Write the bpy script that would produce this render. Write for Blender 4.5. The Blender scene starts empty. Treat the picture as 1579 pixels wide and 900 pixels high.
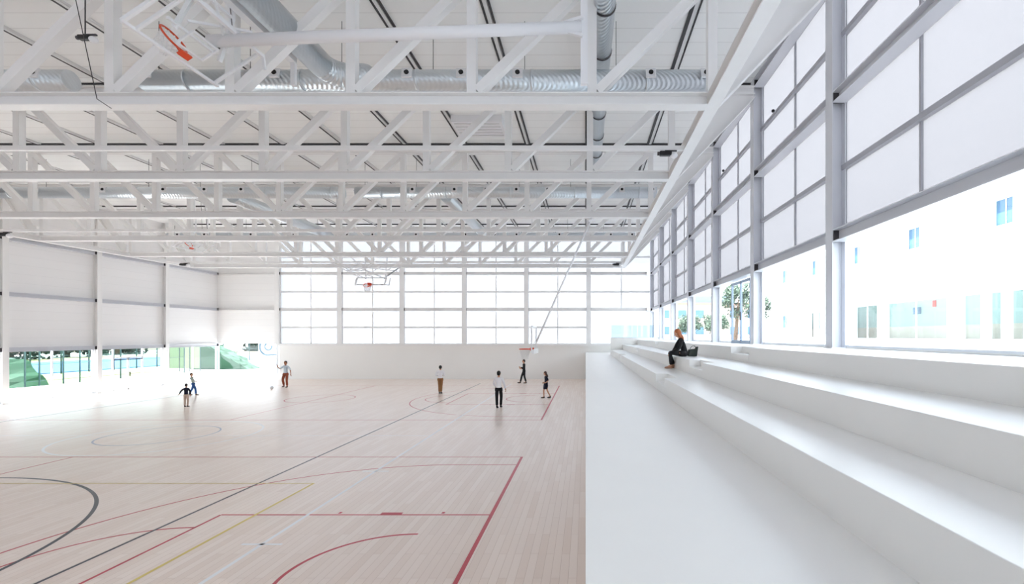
import bpy, bmesh, math, random
from mathutils import Vector, Matrix
random.seed(7)
PI = math.pi
EYE = 3.6            # eye height above the gym floor (m)
S = bpy.context.scene
COL = S.collection

# ------------------------------------------------------------------ camera
cam_d = bpy.data.cameras.new('camera'); cam = bpy.data.objects.new('camera', cam_d); COL.objects.link(cam)
cam.location = (0, 0, EYE); cam.rotation_euler = (PI/2, 0, 0)
cam_d.sensor_width = 36; cam_d.lens = 36*746/1579
cam_d.shift_x = -113.5/1579; cam_d.shift_y = 68/1579
cam_d.clip_end = 600; cam_d.clip_start = 0.05
S.camera = cam
# ------------------------------------------------------------------ light
S.view_settings.view_transform = 'Standard'; S.view_settings.look = 'None'
S.view_settings.gamma = 1; S.view_settings.use_curve_mapping = False
S.view_settings.exposure = 1.76
S.cycles.max_bounces = 20; S.cycles.diffuse_bounces = 14; S.cycles.transparent_max_bounces = 16
S.cycles.glossy_bounces = 4; S.cycles.transmission_bounces = 8
S.cycles.sample_clamp_indirect = 8
world = bpy.data.worlds.new('sky'); S.world = world; world.use_nodes = True
wn = world.node_tree.nodes; wl = world.node_tree.links; wn.clear()
wo = wn.new('ShaderNodeOutputWorld'); bg = wn.new('ShaderNodeBackground'); wl.new(bg.outputs[0], wo.inputs[0])
tc = wn.new('ShaderNodeTexCoord'); sp = wn.new('ShaderNodeSeparateXYZ'); rp = wn.new('ShaderNodeValToRGB')
wl.new(tc.outputs['Generated'], sp.inputs[0]); wl.new(sp.outputs['Z'], rp.inputs[0]); wl.new(rp.outputs[0], bg.inputs[0])
rp.color_ramp.elements[0].position = 0.0; rp.color_ramp.elements[0].color = (0.92, 0.96, 1, 1)
rp.color_ramp.elements[1].position = 0.7; rp.color_ramp.elements[1].color = (0.70, 0.82, 1, 1)
bg.inputs[1].default_value = 1.5
sun_d = bpy.data.lights.new('sun', 'SUN'); sun = bpy.data.objects.new('sun', sun_d); COL.objects.link(sun)
sun_d.energy = 8.5; sun_d.color = (0.95, 0.975, 1.0); sun_d.angle = 0.009
sun.rotation_euler = Vector((0.32, -0.12, -0.92)).to_track_quat('-Z', 'Y').to_euler()

# ------------------------------------------------------------------ materials
def srgb(r, g, b):
    f = lambda c: (c/255/12.92) if c/255 <= 0.04045 else ((c/255+0.055)/1.055)**2.4
    return (f(r), f(g), f(b), 1)
def mat(name, rgb, rough=0.5, metal=0.0, noise=0.0, nscale=3.0, bump=0.0, spec=0.5):
    m = bpy.data.materials.new(name); m.use_nodes = True
    n = m.node_tree.nodes; l = m.node_tree.links; b = n['Principled BSDF']
    c = srgb(*rgb)
    b.inputs['Base Color'].default_value = c; b.inputs['Roughness'].default_value = rough
    b.inputs['Metallic'].default_value = metal
    b.inputs['Specular IOR Level'].default_value = spec
    if noise > 0 or bump > 0:
        t = n.new('ShaderNodeTexCoord'); nz = n.new('ShaderNodeTexNoise'); nz.inputs['Scale'].default_value = nscale
        nz.inputs['Detail'].default_value = 4; l.new(t.outputs['Object'], nz.inputs['Vector'])
        if noise > 0:
            mx = n.new('ShaderNodeMix'); mx.data_type = 'RGBA'
            mx.inputs['A'].default_value = tuple(max(0, v*(1-noise)) for v in c[:3])+(1,)
            mx.inputs['B'].default_value = tuple(min(1, v*(1+noise)) for v in c[:3])+(1,)
            l.new(nz.outputs['Fac'], mx.inputs['Factor']); l.new(mx.outputs['Result'], b.inputs['Base Color'])
        if bump > 0:
            bp = n.new('ShaderNodeBump'); bp.inputs['Strength'].default_value = bump; bp.inputs['Distance'].default_value = 0.02
            l.new(nz.outputs['Fac'], bp.inputs['Height']); l.new(bp.outputs[0], b.inputs['Normal'])
    return m
M = {}
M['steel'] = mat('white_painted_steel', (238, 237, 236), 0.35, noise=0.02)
M['steel_shaded'] = mat('white_steel_shaded_tone', (214, 215, 220), 0.4, noise=0.02)  # copy of the white steel with backlit shade mixed into its grey
M['mull'] = mat('grey_aluminium', (176, 176, 182), 0.4, noise=0.01)
M['panel'] = mat('white_wall_panel', (226, 225, 224), 0.6, noise=0.015, nscale=0.8)
M['lowwall'] = mat('white_plaster', (242, 241, 239), 0.55, noise=0.02, nscale=0.7)
M['ceil'] = mat('white_roof_panel', (226, 223, 219), 0.7, noise=0.02)
M['stand'] = mat('white_concrete', (241, 240, 237), 0.34, noise=0.02, nscale=1.4)
M['track'] = mat('dark_track', (58, 56, 58), 0.5)
M['trackw'] = mat('pale_track', (222, 222, 222), 0.4)
M['dark'] = mat('black_plastic', (22, 22, 24), 0.45)
M['darksteel_shade'] = mat('dark_steel_and_gap_shade', (70, 66, 68), 0.5)  # dark fittings, and the painted shadow at wall beam ends
M['white'] = mat('white_enamel', (238, 238, 240), 0.3)
M['orange'] = mat('orange_enamel', (225, 78, 38), 0.4)
M['net'] = mat('white_cord', (235, 235, 235), 0.8)
M['red_line'] = mat('red_court_paint', (196, 62, 76), 0.35)
M['white_line'] = mat('white_court_paint', (245, 246, 248), 0.35)
M['black_line'] = mat('charcoal_court_paint', (62, 66, 76), 0.35)
M['yellow_line'] = mat('yellow_court_paint', (226, 203, 110), 0.35)
M['blue_line'] = mat('grey_blue_court_paint', (168, 176, 196), 0.35)
M['concrete_out'] = mat('pale_paving', (188, 187, 185), 0.8, noise=0.04, nscale=0.5)
M['facade'] = mat('white_render', (242, 240, 238), 0.8, noise=0.015, nscale=0.4)
M['roomwall'] = mat('pale_teal_wall', (160, 184, 180), 0.8)
M['roomdado'] = mat('beige_dado', (190, 184, 170), 0.8)
M['alu'] = mat('white_aluminium', (225, 228, 232), 0.35, noise=0.01)
M['blueframe'] = mat('blue_grey_aluminium', (150, 165, 185), 0.35, noise=0.01)
M['skin'] = mat('skin', (205, 155, 125), 0.55, noise=0.03, nscale=20)
M['skin2'] = mat('tanned_skin', (165, 110, 80), 0.55, noise=0.03, nscale=20)
M['grass'] = mat('artificial_turf', (38, 72, 50), 0.9, noise=0.35, nscale=0.9, bump=0.3)
M['leaf'] = mat('leaves', (22, 50, 40), 0.8, noise=0.5, nscale=3.0, bump=0.4)
M['leafpale'] = mat('pale_leaves', (84, 100, 80), 0.8, noise=0.4, nscale=3.0, bump=0.4)
M['bark'] = mat('bark', (105, 85, 68), 0.9, noise=0.3, nscale=6)
M['bluecourt'] = mat('blue_court_surface', (66, 104, 160), 0.8, noise=0.05, nscale=0.3)
M['clay'] = mat('sandy_surround', (156, 144, 96), 0.85, noise=0.05, nscale=0.3)
M['greenpost'] = mat('green_fence_metal', (22, 58, 56), 0.5)
M['screen'] = mat('pale_green_windscreen', (122, 136, 108), 0.8, noise=0.05)
M['pinkwall'] = mat('pinkish_render', (198, 176, 164), 0.8, noise=0.04, nscale=0.3)
M['roofblue'] = mat('blue_grey_roof', (120, 140, 170), 0.6)
M['tile'] = mat('terracotta', (178, 128, 106), 0.8, noise=0.1)
M['greymark'] = mat('grey_blue_paint', (70, 92, 105), 0.7)
M['darkglass'] = mat('window_glass', (80, 114, 142), 0.08, noise=0.08, nscale=0.6)
M['sign_red'] = mat('red_sign', (210, 70, 60), 0.5)

def brick_mat(name, c1, c2, mort, scale_vec, bw, rh, ms, rough, rot=0, bumpd=0.0, coord='Object', swap=None, coat=0.0, spec=.5):
    m = bpy.data.materials.new(name); m.use_nodes = True
    n = m.node_tree.nodes; l = m.node_tree.links; b = n['Principled BSDF']; b.inputs['Roughness'].default_value = rough
    b.inputs['Specular IOR Level'].default_value = spec
    t = n.new('ShaderNodeTexCoord'); mp = n.new('ShaderNodeMapping'); mp.inputs['Rotation'].default_value = (0, 0, rot)
    br = n.new('ShaderNodeTexBrick'); l.new(t.outputs[coord], mp.inputs[0])
    if swap:
        s = n.new('ShaderNodeSeparateXYZ'); c = n.new('ShaderNodeCombineXYZ'); l.new(mp.outputs[0], s.inputs[0])
        l.new(s.outputs[swap[0]], c.inputs[0]); l.new(s.outputs[swap[1]], c.inputs[1]); l.new(c.outputs[0], br.inputs[0])
    else: l.new(mp.outputs[0], br.inputs[0])
    br.inputs['Color1'].default_value = srgb(*c1); br.inputs['Color2'].default_value = srgb(*c2); br.inputs['Mortar'].default_value = srgb(*mort)
    br.inputs['Scale'].default_value = 1; br.inputs['Brick Width'].default_value = bw; br.inputs['Row Height'].default_value = rh
    br.inputs['Mortar Size'].default_value = ms; br.inputs['Bias'].default_value = 0
    l.new(br.outputs['Color'], b.inputs['Base Color'])
    b.inputs['Coat Weight'].default_value = coat; b.inputs['Coat Roughness'].default_value = 0.28
    return m
M['parquet'] = brick_mat('pale_parquet', (246, 231, 220), (238, 220, 207), (220, 200, 186), None, 1.6, 0.13, 0.004, 0.36, rot=PI/2, coat=0.4, spec=.4)
M['ceil'] = brick_mat('roof_panels', (250, 251, 250), (248, 249, 248), (230, 230, 229), None, 5.24, 0.62, 0.012, 0.7)
M['panel'] = brick_mat('wall_cladding', (241, 240, 240), (240, 239, 239), (232, 231, 231), None, 40, 0.5, 0.008, 0.6, swap=('Y', 'Z'))
M['panelback'] = brick_mat('wall_cladding_x', (242, 241, 240), (241, 240, 239), (232, 231, 230), None, 40, 0.5, 0.008, 0.6, swap=('X', 'Z'))
M['facade'] = brick_mat('white_facade_panels', (222, 221, 219), (220, 219, 217), (200, 199, 198), None, 6.4, 3.1, 0.03, 0.8, swap=('Y', 'Z'))

def wave_duct():
    m = mat('galvanised_duct', (222, 228, 232), 0.3, 0.85)
    n = m.node_tree.nodes; l = m.node_tree.links; b = n['Principled BSDF']
    t = n.new('ShaderNodeTexCoord'); w = n.new('ShaderNodeTexWave'); w.inputs['Scale'].default_value = 5.0; w.inputs['Distortion'].default_value = 0
    w.bands_direction = 'DIAGONAL'; w.wave_profile = 'TRI'
    l.new(t.outputs['Object'], w.inputs[0]); bp = n.new('ShaderNodeBump'); bp.inputs['Strength'].default_value = 0.6; bp.inputs['Distance'].default_value = 0.012
    l.new(w.outputs['Fac'], bp.inputs['Height']); l.new(bp.outputs[0], b.inputs['Normal'])
    return m
M['duct'] = wave_duct()
def frosted(name, rgb, diff=0.3):
    m = bpy.data.materials.new(name); m.use_nodes = True
    n = m.node_tree.nodes; l = m.node_tree.links; n.clear()
    o = n.new('ShaderNodeOutputMaterial'); mx = n.new('ShaderNodeMixShader'); d = n.new('ShaderNodeBsdfDiffuse'); t = n.new('ShaderNodeBsdfTranslucent')
    d.inputs[0].default_value = srgb(*rgb); t.inputs[0].default_value = srgb(*rgb); mx.inputs[0].default_value = 1-diff
    l.new(d.outputs[0], mx.inputs[1]); l.new(t.outputs[0], mx.inputs[2])
    g = n.new('ShaderNodeBsdfGlossy'); g.inputs['Roughness'].default_value = 0.35; m2 = n.new('ShaderNodeMixShader'); m2.inputs[0].default_value = 0.05
    l.new(mx.outputs[0], m2.inputs[1]); l.new(g.outputs[0], m2.inputs[2]); l.new(m2.outputs[0], o.inputs[0])
    return m
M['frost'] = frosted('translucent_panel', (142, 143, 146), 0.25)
M['frost_r'] = frosted('translucent_panel_dimmed_right', (135, 133, 134), 0.25)  # same panel, colour darkened to offset bounced light on the right
def clearglass(name, tint=(245, 250, 250), refl=0.07):
    m = bpy.data.materials.new(name); m.use_nodes = True
    n = m.node_tree.nodes; l = m.node_tree.links; n.clear()
    o = n.new('ShaderNodeOutputMaterial'); mx = n.new('ShaderNodeMixShader'); t = n.new('ShaderNodeBsdfTransparent'); g = n.new('ShaderNodeBsdfGlossy')
    t.inputs[0].default_value = srgb(*tint); g.inputs['Roughness'].default_value = 0.02; mx.inputs[0].default_value = refl
    l.new(t.outputs[0], mx.inputs[1]); l.new(g.outputs[0], mx.inputs[2]); l.new(mx.outputs[0], o.inputs[0])
    return m
M['glass'] = clearglass('clear_glass')
M['balglass'] = clearglass('balustrade_glass', (232, 242, 246), 0.06)
M['boardglass'] = clearglass('backboard_acrylic', (252, 253, 253), 0.015)
M['mesh'] = clearglass('fence_mesh', (200, 222, 210), 0.0)

# ------------------------------------------------------------------ mesh helpers
class MB:
    def __init__(s): s.bm = bmesh.new()
    def face(s, pts):
        try: s.bm.faces.new([s.bm.verts.new(p) for p in pts])
        except ValueError: pass
        return s
    def box(s, x0, x1, y0, y1, z0, z1):
        v = [s.bm.verts.new((x, y, z)) for z in (z0, z1) for y in (y0, y1) for x in (x0, x1)]
        for f in ((0, 2, 3, 1), (4, 5, 7, 6), (0, 1, 5, 4), (2, 6, 7, 3), (0, 4, 6, 2), (1, 3, 7, 5)):
            s.bm.faces.new([v[i] for i in f])
        return s
    def sweep(s, p, q, prof, up):
        p, q = Vector(p), Vector(q); d = (q-p).normalized(); up = Vector(up)
        side = d.cross(up).normalized(); u = side.cross(d).normalized()
        a = [s.bm.verts.new(p+side*x+u*y) for x, y in prof]; b = [s.bm.verts.new(q+side*x+u*y) for x, y in prof]
        n = len(prof)
        for i in range(n): s.bm.faces.new((a[i], a[(i+1) % n], b[(i+1) % n], b[i]))
        s.bm.faces.new(a[::-1]); s.bm.faces.new(b)
        return s
    def bar(s, p, q, w, h=None, up=(0, 0, 1)):
        h = h or w; return s.sweep(p, q, [(-w/2, -h/2), (w/2, -h/2), (w/2, h/2), (-w/2, h/2)], up)
    def ibeam(s, p, q, w, h, t=0.025, tw=0.02, up=(0, 0, 1)):
        W, H, T = w/2, h/2, tw/2
        pr = [(-W, -H), (W, -H), (W, -H+t), (T, -H+t), (T, H-t), (W, H-t), (W, H), (-W, H), (-W, H-t), (-T, H-t), (-T, -H+t), (-W, -H+t)]
        return s.sweep(p, q, pr, up)
    def tube(s, p, q, r, n=12, r2=None):
        p, q = Vector(p), Vector(q); d = (q-p).normalized(); up = Vector((0, 0, 1)) if abs(d.z) < .9 else Vector((1, 0, 0))
        sd = d.cross(up).normalized(); u = sd.cross(d); r2 = r if r2 is None else r2
        a = [s.bm.verts.new(p+(sd*math.cos(2*PI*i/n)+u*math.sin(2*PI*i/n))*r) for i in range(n)]
        b = [s.bm.verts.new(q+(sd*math.cos(2*PI*i/n)+u*math.sin(2*PI*i/n))*r2) for i in range(n)]
        for i in range(n): s.bm.faces.new((a[i], a[(i+1) % n], b[(i+1) % n], b[i])).smooth = n > 6
        s.bm.faces.new(a[::-1]); s.bm.faces.new(b); return s
    def path(s, pts, r, n=12):
        for a, b in zip(pts, pts[1:]): s.tube(a, b, r, n)
        return s
    def ring(s, c, u, v, R, r, n=28, k=8):
        c, u, v = Vector(c), Vector(u).normalized(), Vector(v).normalized(); w = u.cross(v)
        rows = []
        for i in range(n):
            a = 2*PI*i/n; d = u*math.cos(a)+v*math.sin(a)
            rows.append([s.bm.verts.new(c+d*(R+r*math.cos(2*PI*j/k))+w*r*math.sin(2*PI*j/k)) for j in range(k)])
        for i in range(n):
            for j in range(k):
                s.bm.faces.new((rows[i][j], rows[(i+1) % n][j], rows[(i+1) % n][(j+1) % k], rows[i][(j+1) % k])).smooth = True
        return s
    def ball(s, c, rx, ry=None, rz=None, seg=16, rot=None):
        ry = ry or rx; rz = rz or rx
        m = Matrix.Translation(Vector(c)) @ (rot or Matrix.Identity(4)) @ Matrix.Diagonal((rx, ry, rz, 1))
        r = bmesh.ops.create_uvsphere(s.bm, u_segments=seg, v_segments=max(6, seg*3//4), radius=1, matrix=m)
        for v in r['verts']:
            for f in v.link_faces: f.smooth = True
        return s
    def poly(s, pts, axis, a0, a1):      # extruded polygon; axis 'x' pts=(y,z); 'y' pts=(x,z); 'z' pts=(x,y)
        f = {'x': lambda p, a: (a, p[0], p[1]), 'y': lambda p, a: (p[0], a, p[1]), 'z': lambda p, a: (p[0], p[1], a)}[axis]
        A = [s.bm.verts.new(f(p, a0)) for p in pts]; B = [s.bm.verts.new(f(p, a1)) for p in pts]; n = len(pts)
        for i in range(n): s.bm.faces.new((A[i], A[(i+1) % n], B[(i+1) % n], B[i]))
        s.bm.faces.new(A[::-1]); s.bm.faces.new(B); return s
    def build(s, name, m, parent=None, bevel=0, off=None):
        bmesh.ops.recalc_face_normals(s.bm, faces=s.bm.faces)
        me = bpy.data.meshes.new(name)
        if off is not None: bmesh.ops.translate(s.bm, verts=s.bm.verts, vec=-Vector(off))
        s.bm.to_mesh(me); s.bm.free(); me.materials.append(M[m] if isinstance(m, str) else m)
        o = bpy.data.objects.new(name, me); COL.objects.link(o)
        if off is not None: o.location = off
        if parent is not None: o.parent = parent
        if bevel:
            b = o.modifiers.new('bevel', 'BEVEL'); b.width = bevel; b.segments = 2; b.limit_method = 'ANGLE'
        return o
def tag(o, label=None, cat=None, group=None, kind=None):
    if label: o['label'] = label
    if cat: o['category'] = cat
    if group: o['group'] = group
    if kind: o['kind'] = kind
    return o
def empty(name, loc=(0, 0, 0), rz=0, **k):
    o = bpy.data.objects.new(name, None); COL.objects.link(o); o.location = loc; o.rotation_euler = (0, 0, rz); o.empty_display_size = .2
    return tag(o, **k)
def struct(mb, name, m, label, parent=None, cat='building'):
    o = mb.build(name, m, parent); tag(o, label, cat, kind='structure'); return o
def children(o): return [c for c in bpy.data.objects if c.parent == o]
def copy_tree(o, parent=None):
    c = o.copy(); COL.objects.link(c)
    if parent is not None: c.parent = parent
    for ch in children(o): copy_tree(ch, c)
    return c
ORD = ['first', 'second', 'third', 'fourth', 'fifth', 'sixth', 'seventh', 'eighth', 'ninth', 'tenth', 'eleventh', 'twelfth', 'thirteenth', 'fourteenth']

# ------------------------------------------------------------------ grid of the hall
XR, XL = 5.75, -31.0          # glass planes of right and left walls
YB, YN = 40.75, -4.1          # back wall plane, wall behind the viewer
CX = 5.4                      # inner face of the right columns
ZC = EYE+8.28                 # ceiling underside
GY = [40.5-4.96*k for k in range(10)]    # column lines: 40.5 35.54 30.58 25.62 20.66 15.7 10.74 5.78 .82
B1, B2, B3 = (EYE+2.06, EYE+2.33), (EYE+5.10, EYE+5.34), (EYE+7.98, EYE+8.25)
LED = EYE-0.268               # top ledge of the grandstand

# ---- floor, ceiling, walls
floor = struct(MB().box(XL-.2, 0.0, YN, YB, -0.1, 0), 'floor', 'parquet', 'pale wooden parquet sports floor with painted court lines', cat='floor')
ceil = struct(MB().box(XL-.2, XR+.3, YN, YB+.3, ZC, ZC+.35), 'ceiling', 'ceil', 'white panelled roof soffit above the trusses', cat='ceiling')
# left wall: cladding above z=2.95
wl_ = MB(); wl_.box(XL-.12, XL, YN, YB+.2, EYE-.62, ZC)
wl_.box(XL-.12, XL, YN, 15.5, 0, EYE-.62)
wall_left = struct(wl_, 'wall_left', 'panel', 'white clad left wall above the long strip of clear glass', cat='wall')
# back wall
BX = [-25.7+5.19*k for k in range(7)]     # -25.7 ... 5.44
wb = MB(); wb.box(XL, BX[0], YB, YB+.12, EYE-.62, ZC)
wall_back = struct(wb, 'wall_back', 'panelback', 'white clad end of the far wall beside the frosted glazing', cat='wall')
wb = MB(); wb.box(BX[0], XR, YB-.1, YB+.12, 0, EYE-.65)
for x in BX[:-1]: wb.box(x-.012, x+.012, YB-.104, YB-.1, 0, EYE-.7)
wall_lo = struct(wb, 'wall_back', 'lowwall', 'low solid white wall under the frosted glazing at the far end', cat='wall')
base = struct(MB().box(BX[0], 0, YB-.125, YB-.1, 0, 0.05), 'baseboard_back', 'stand', 'narrow base strip of the far wall', cat='baseboard')
# wall behind the viewer: frosted glazing too
wf = MB().box(XL, XR, YN-.12, YN, 0, EYE+.3); wf.box(XL, XR, YN-.12, YN, EYE+7.9, ZC)
for k in range(8): wf.box(XL+k*5.25-.15, XL+k*5.25+.15, YN-.12, YN+.2, EYE+.3, EYE+7.9)
struct(wf, 'wall_front', 'lowwall', 'white wall behind the viewpoint', cat='wall')
w0 = tag(MB().face([(XL, YN-.06, EYE+.3), (XR, YN-.06, EYE+.3), (XR, YN-.06, EYE+7.9), (XL, YN-.06, EYE+7.9)]).build('window_1', 'frost'),
         'frosted glazing behind the viewpoint', 'window', kind='structure')
# right wall: low kerb under the glass and parapet
struct(MB().box(XR-.05, XR+.15, YN, YB-.14, 2.9, LED+.03), 'wall_right', 'stand', 'low white kerb under the tall right glazing', cat='wall')

# ---- painted court markings: parts of the floor
def strip(mb, x0, y0, x1, y1, w, z):
    d = Vector((x1-x0, y1-y0, 0)).normalized(); n = Vector((-d.y, d.x, 0))*w/2
    a, b = Vector((x0, y0, z)), Vector((x1, y1, z)); mb.face([a-n, b-n, b+n, a+n])
def arc(mb, cx, cy, r, a0, a1, w, z, n=64):
    for i in range(n):
        t0, t1 = math.radians(a0+(a1-a0)*i/n), math.radians(a0+(a1-a0)*(i+1)/n)
        mb.face([(cx+(r-w/2)*math.cos(t0), cy+(r-w/2)*math.sin(t0), z), (cx+(r+w/2)*math.cos(t0), cy+(r+w/2)*math.sin(t0), z),
                 (cx+(r+w/2)*math.cos(t1), cy+(r+w/2)*math.sin(t1), z), (cx+(r-w/2)*math.cos(t1), cy+(r-w/2)*math.sin(t1), z)])
z = 0.0012
red = MB()
for c in (7.3, 27.9):
    strip(red, -1.9, c-7.12, -1.9, c+7.12, .075, z)
    for s in (-1, 1):
        strip(red, -1.86, c+s*7.12, -28.6, c+s*7.12, .05, z)
        strip(red, -1.9, c+s*2.45, -7.35, c+s*2.45, .055, z)
        strip(red, -1.9, c+s*6.25, -3.5, c+s*6.25, .05, z)
        strip(red, -3.72, c+s*2.52, -4.15, c+s*2.52, .12, z)
        for xx in (-2.9, -5.0): strip(red, xx-.03, c+s*2.56, xx+.03, c+s*2.56, .1, z)
    strip(red, -7.35, c-2.45, -7.35, c+2.45, .055, z)
    strip(red, -15.27, c-7.12, -15.27, c+7.12, .05, z)
    arc(red, -3.5, c, 6.25, 90, 270, .05, z, 96)
    arc(red, -3.05, c, 1.5, 90, 270, .06, z)
    arc(red, -7.35, c, 1.8, 90, 270, .05, z)
    arc(red, -15.27, c, 1.8, 0, 360, .05, z)
red.build('basketball_marking', 'red_line', floor)['label'] = 'red painted court lines'
wh = MB(); z = 0.0018
for x in (-5.6, -24.8): strip(wh, x, -1.5, x, 36.5, .07, z)
strip(wh, -5.6, 17.5, -24.8, 17.5, .05, z); arc(wh, -15.2, 17.5, 2.95, 0, 360, .07, z, 96)
for yy in (8.37, 12.9, 22.1, 26.6): strip(wh, -5.95, yy, -5.25, yy, .06, z)
wh.build('white_marking', 'white_line', floor)['label'] = 'white painted court lines'
bk = MB(); z = 0.0024
for x in (-8.0, -24.5): strip(bk, x, -2.5, x, 36.8, .06, z)
arc(bk, -14.9, 6.3, 6.0, -60, 90, .07, z, 96); strip(bk, -14.9, 12.3, -17.9, 12.3, .06, z); arc(bk, -17.9, 6.3, 6.0, 90, 240, .07, z, 96)
bk.build('black_marking', 'black_line', floor)['label'] = 'charcoal painted court lines'
ye = MB(); z = 0.003
strip(ye, -6.65, -1, -6.65, 11.85, .06, z); strip(ye, -6.65, 11.83, -19.5, 11.83, .05, z); strip(ye, -15.6, 2, -15.6, 11.8, .05, z)
ye.build('yellow_marking', 'yellow_line', floor)['label'] = 'yellow painted court lines'
bl = MB(); arc(bl, -15.5, 17.65, 1.75, 0, 360, .05, 0.003, 72)
bl.build('blue_marking', 'blue_line', floor)['label'] = 'grey blue painted centre circle'

# ------------------------------------------------------------------ grandstand
gs = empty('grandstand', (3, 15, 0), label='long white concrete grandstand with three stepped tiers along the right glazing', cat='grandstand')
gs.location = (0, 0, 0)
TX = [0.0, 1.84, 2.72, 3.81, XR-.07]; TZ = [EYE-1.36, EYE-.98, EYE-.62, LED]
AIS = [(11.3, 12.7), (25.2, 26.6)]
YE = 35.5
MB().box(0, 1.84, YN+.02, YB-.12, 0, TZ[0]).box(1.84, XR-.07, YE+.2, YB-.12, 0, TZ[0]).build('platform', 'stand', gs)
def tier(i):
    x0, x1, z1, zb = TX[i], TX[i+1], TZ[i], TZ[i-1]
    m = MB(); ys = [YN+.02]
    for a, b in AIS: ys += [a, b]
    ys.append(YE)
    for j in range(len(ys)-1):
        if j % 2 == 0: m.box(x0, x1, ys[j], ys[j+1], 0, z1)
        else: m.box(x0+.3, x1, ys[j], ys[j+1], 0, z1)
    m.build('tier', 'stand', gs, bevel=.006)
    for a, b in AIS:
        MB().box(x0, x0+.3, a, b, 0, (z1+zb)/2).build('access_step', 'stand', gs)
for i in (1, 2, 3): tier(i)
MB().box(1.84, XR-.05, YE, YE+.2, 0, EYE-.15).build('end_parapet', 'stand', gs)
bal = empty('glass_balustrade', (3.7, YE+.1, EYE-.15), label='pale blue glass balustrade on the far end parapet of the grandstand', cat='balustrade')
MB().box(-1.8, 0.1, -.01, .01, 0, .95).build('glass_panel', 'balglass', bal)
MB().box(.14, 1.95, -.01, .01, 0, .95).build('glass_panel', 'balglass', bal)
MB().box(-1.82, 1.97, -.03, .03, -.0, .05).build('base_rail', 'alu', bal)

# ------------------------------------------------------------------ columns
def column(x, y, z0, z1, face, label, w=.3, d=.3, mt='steel'):
    if face == 1: mt = 'steel_shaded'
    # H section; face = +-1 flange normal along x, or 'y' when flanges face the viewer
    m = MB()
    if face == 'y': m.ibeam((x, y, z0), (x, y, z1), w, d, .022, .016, up=(0, 1, 0))
    else: m.ibeam((x, y, z0), (x, y, z1), w, d, .022, .016, up=(1, 0, 0))
    o = m.build('steel_column', mt, off=(x, y, z0))
    b = MB().box(-w*.6, w*.6, -w*.6, w*.6, 0, .02).build('base_plate', 'steel', o)
    return tag(o, label, 'column')
names_r = ['far right corner', 'second from the far corner', 'third from the far corner', 'fourth from the far corner', 'fifth from the far corner', 'sixth from the far corner', 'nearest']
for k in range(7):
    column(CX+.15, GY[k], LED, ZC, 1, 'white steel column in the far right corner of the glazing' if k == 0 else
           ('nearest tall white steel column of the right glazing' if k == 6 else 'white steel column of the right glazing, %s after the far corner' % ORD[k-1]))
for k in range(1, 4):
    column(XL+.15, GY[k], 0, ZC, -1, 'white steel column on the left wall, ' + ['', 'nearest to the far corner', 'between the doors and the tennis court view', 'at the left edge of the photo'][k])
bcn = ['beside the white cladding at the left', 'second from the left', 'third from the left', 'fourth from the left', 'fifth from the left', 'sixth, above the edge of the grandstand']
for k, x in enumerate(BX[:-1]):
    column(x, YB-.35, EYE-.65, ZC, 'y', 'white steel column of the far glazing, '+bcn[k], w=.38, d=.3)
# ledge carrying the far columns
struct(MB().box(BX[0], XR-.3, YB-.55, YB-.1, EYE-.80, EYE-.652), 'trim_1', 'steel', 'white steel rail on top of the low far wall', cat='trim')

# ------------------------------------------------------------------ wall beams, one per bay
def wall_beam(p, q, w, h, label, grp):
    p, q = Vector(p), Vector(q); mid = (p+q)/2; d = (q-p).normalized()
    m = MB(); m.ibeam(p, q, w, h, .022, .016); o = m.build('wall_beam', 'steel' if 'far wall' in label else 'steel_shaded', off=mid)
    for s, e in ((1, p), (-1, q)):
        c = e-mid
        MB().bar(c-d*s*.05, c+d*s*.0, w*.8, h*.92).build('end_shadow', 'darksteel_shade', o)  # dark block standing in for the shadow where beam meets column
    return tag(o, label, 'beam', grp)
rows = [(B1, 'directly above the clear glass'), (B2, 'at mid height'), (B3, 'under the roof')]
for k in range(8):
    y1, y0 = GY[k], GY[k+1]
    if k == 7: y0 = YN
    where = 'in the %s bay from the far right corner' % ORD[k]
    for (a, b), nm in rows:
        if k == 7 and nm != rows[0][1]: continue
        wall_beam((CX+.15, y0+.16, (a+b)/2), (CX+.15, y1-.16, (a+b)/2), .3, b-a, 'shade-grey steel beam of right glazing %s %s' % (nm, where), 'beams of the right glazing')
LB = [((EYE-.85, EYE-.60), 'directly above the clear glass'), ((EYE+2.12, EYE+2.36), 'at mid height'), ((EYE+5.10, EYE+5.34), 'near the top')]
for k in range(4):
    y1, y0 = (GY[k] if k else YB-.1), GY[k+1]
    if k == 3: y0 = 15.5
    for (a, b), nm in LB:
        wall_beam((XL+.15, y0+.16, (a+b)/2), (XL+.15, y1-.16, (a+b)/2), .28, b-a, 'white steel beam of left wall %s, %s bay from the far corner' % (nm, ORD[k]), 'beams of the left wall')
for k in range(7):
    x0, x1 = (BX[k-1] if k else XL), BX[k]
    if k == 6: x1 = BX[6]-.2
    for (a, b), nm in [((EYE+2.10, EYE+2.36), 'at mid height'), ((EYE+5.10, EYE+5.36), 'below the truss ends'), (B3, 'under the roof')]:
        wall_beam((x0+.2, YB-.35 if k else YB-.16, (a+b)/2), (x1-.2, YB-.35 if k else YB-.16, (a+b)/2), .28 if k else .26, (b-a) if k else .12,
                  'pale steel beam of far wall %s, %s bay from the left' % (nm, ORD[k]), 'beams of the far wall')

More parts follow.
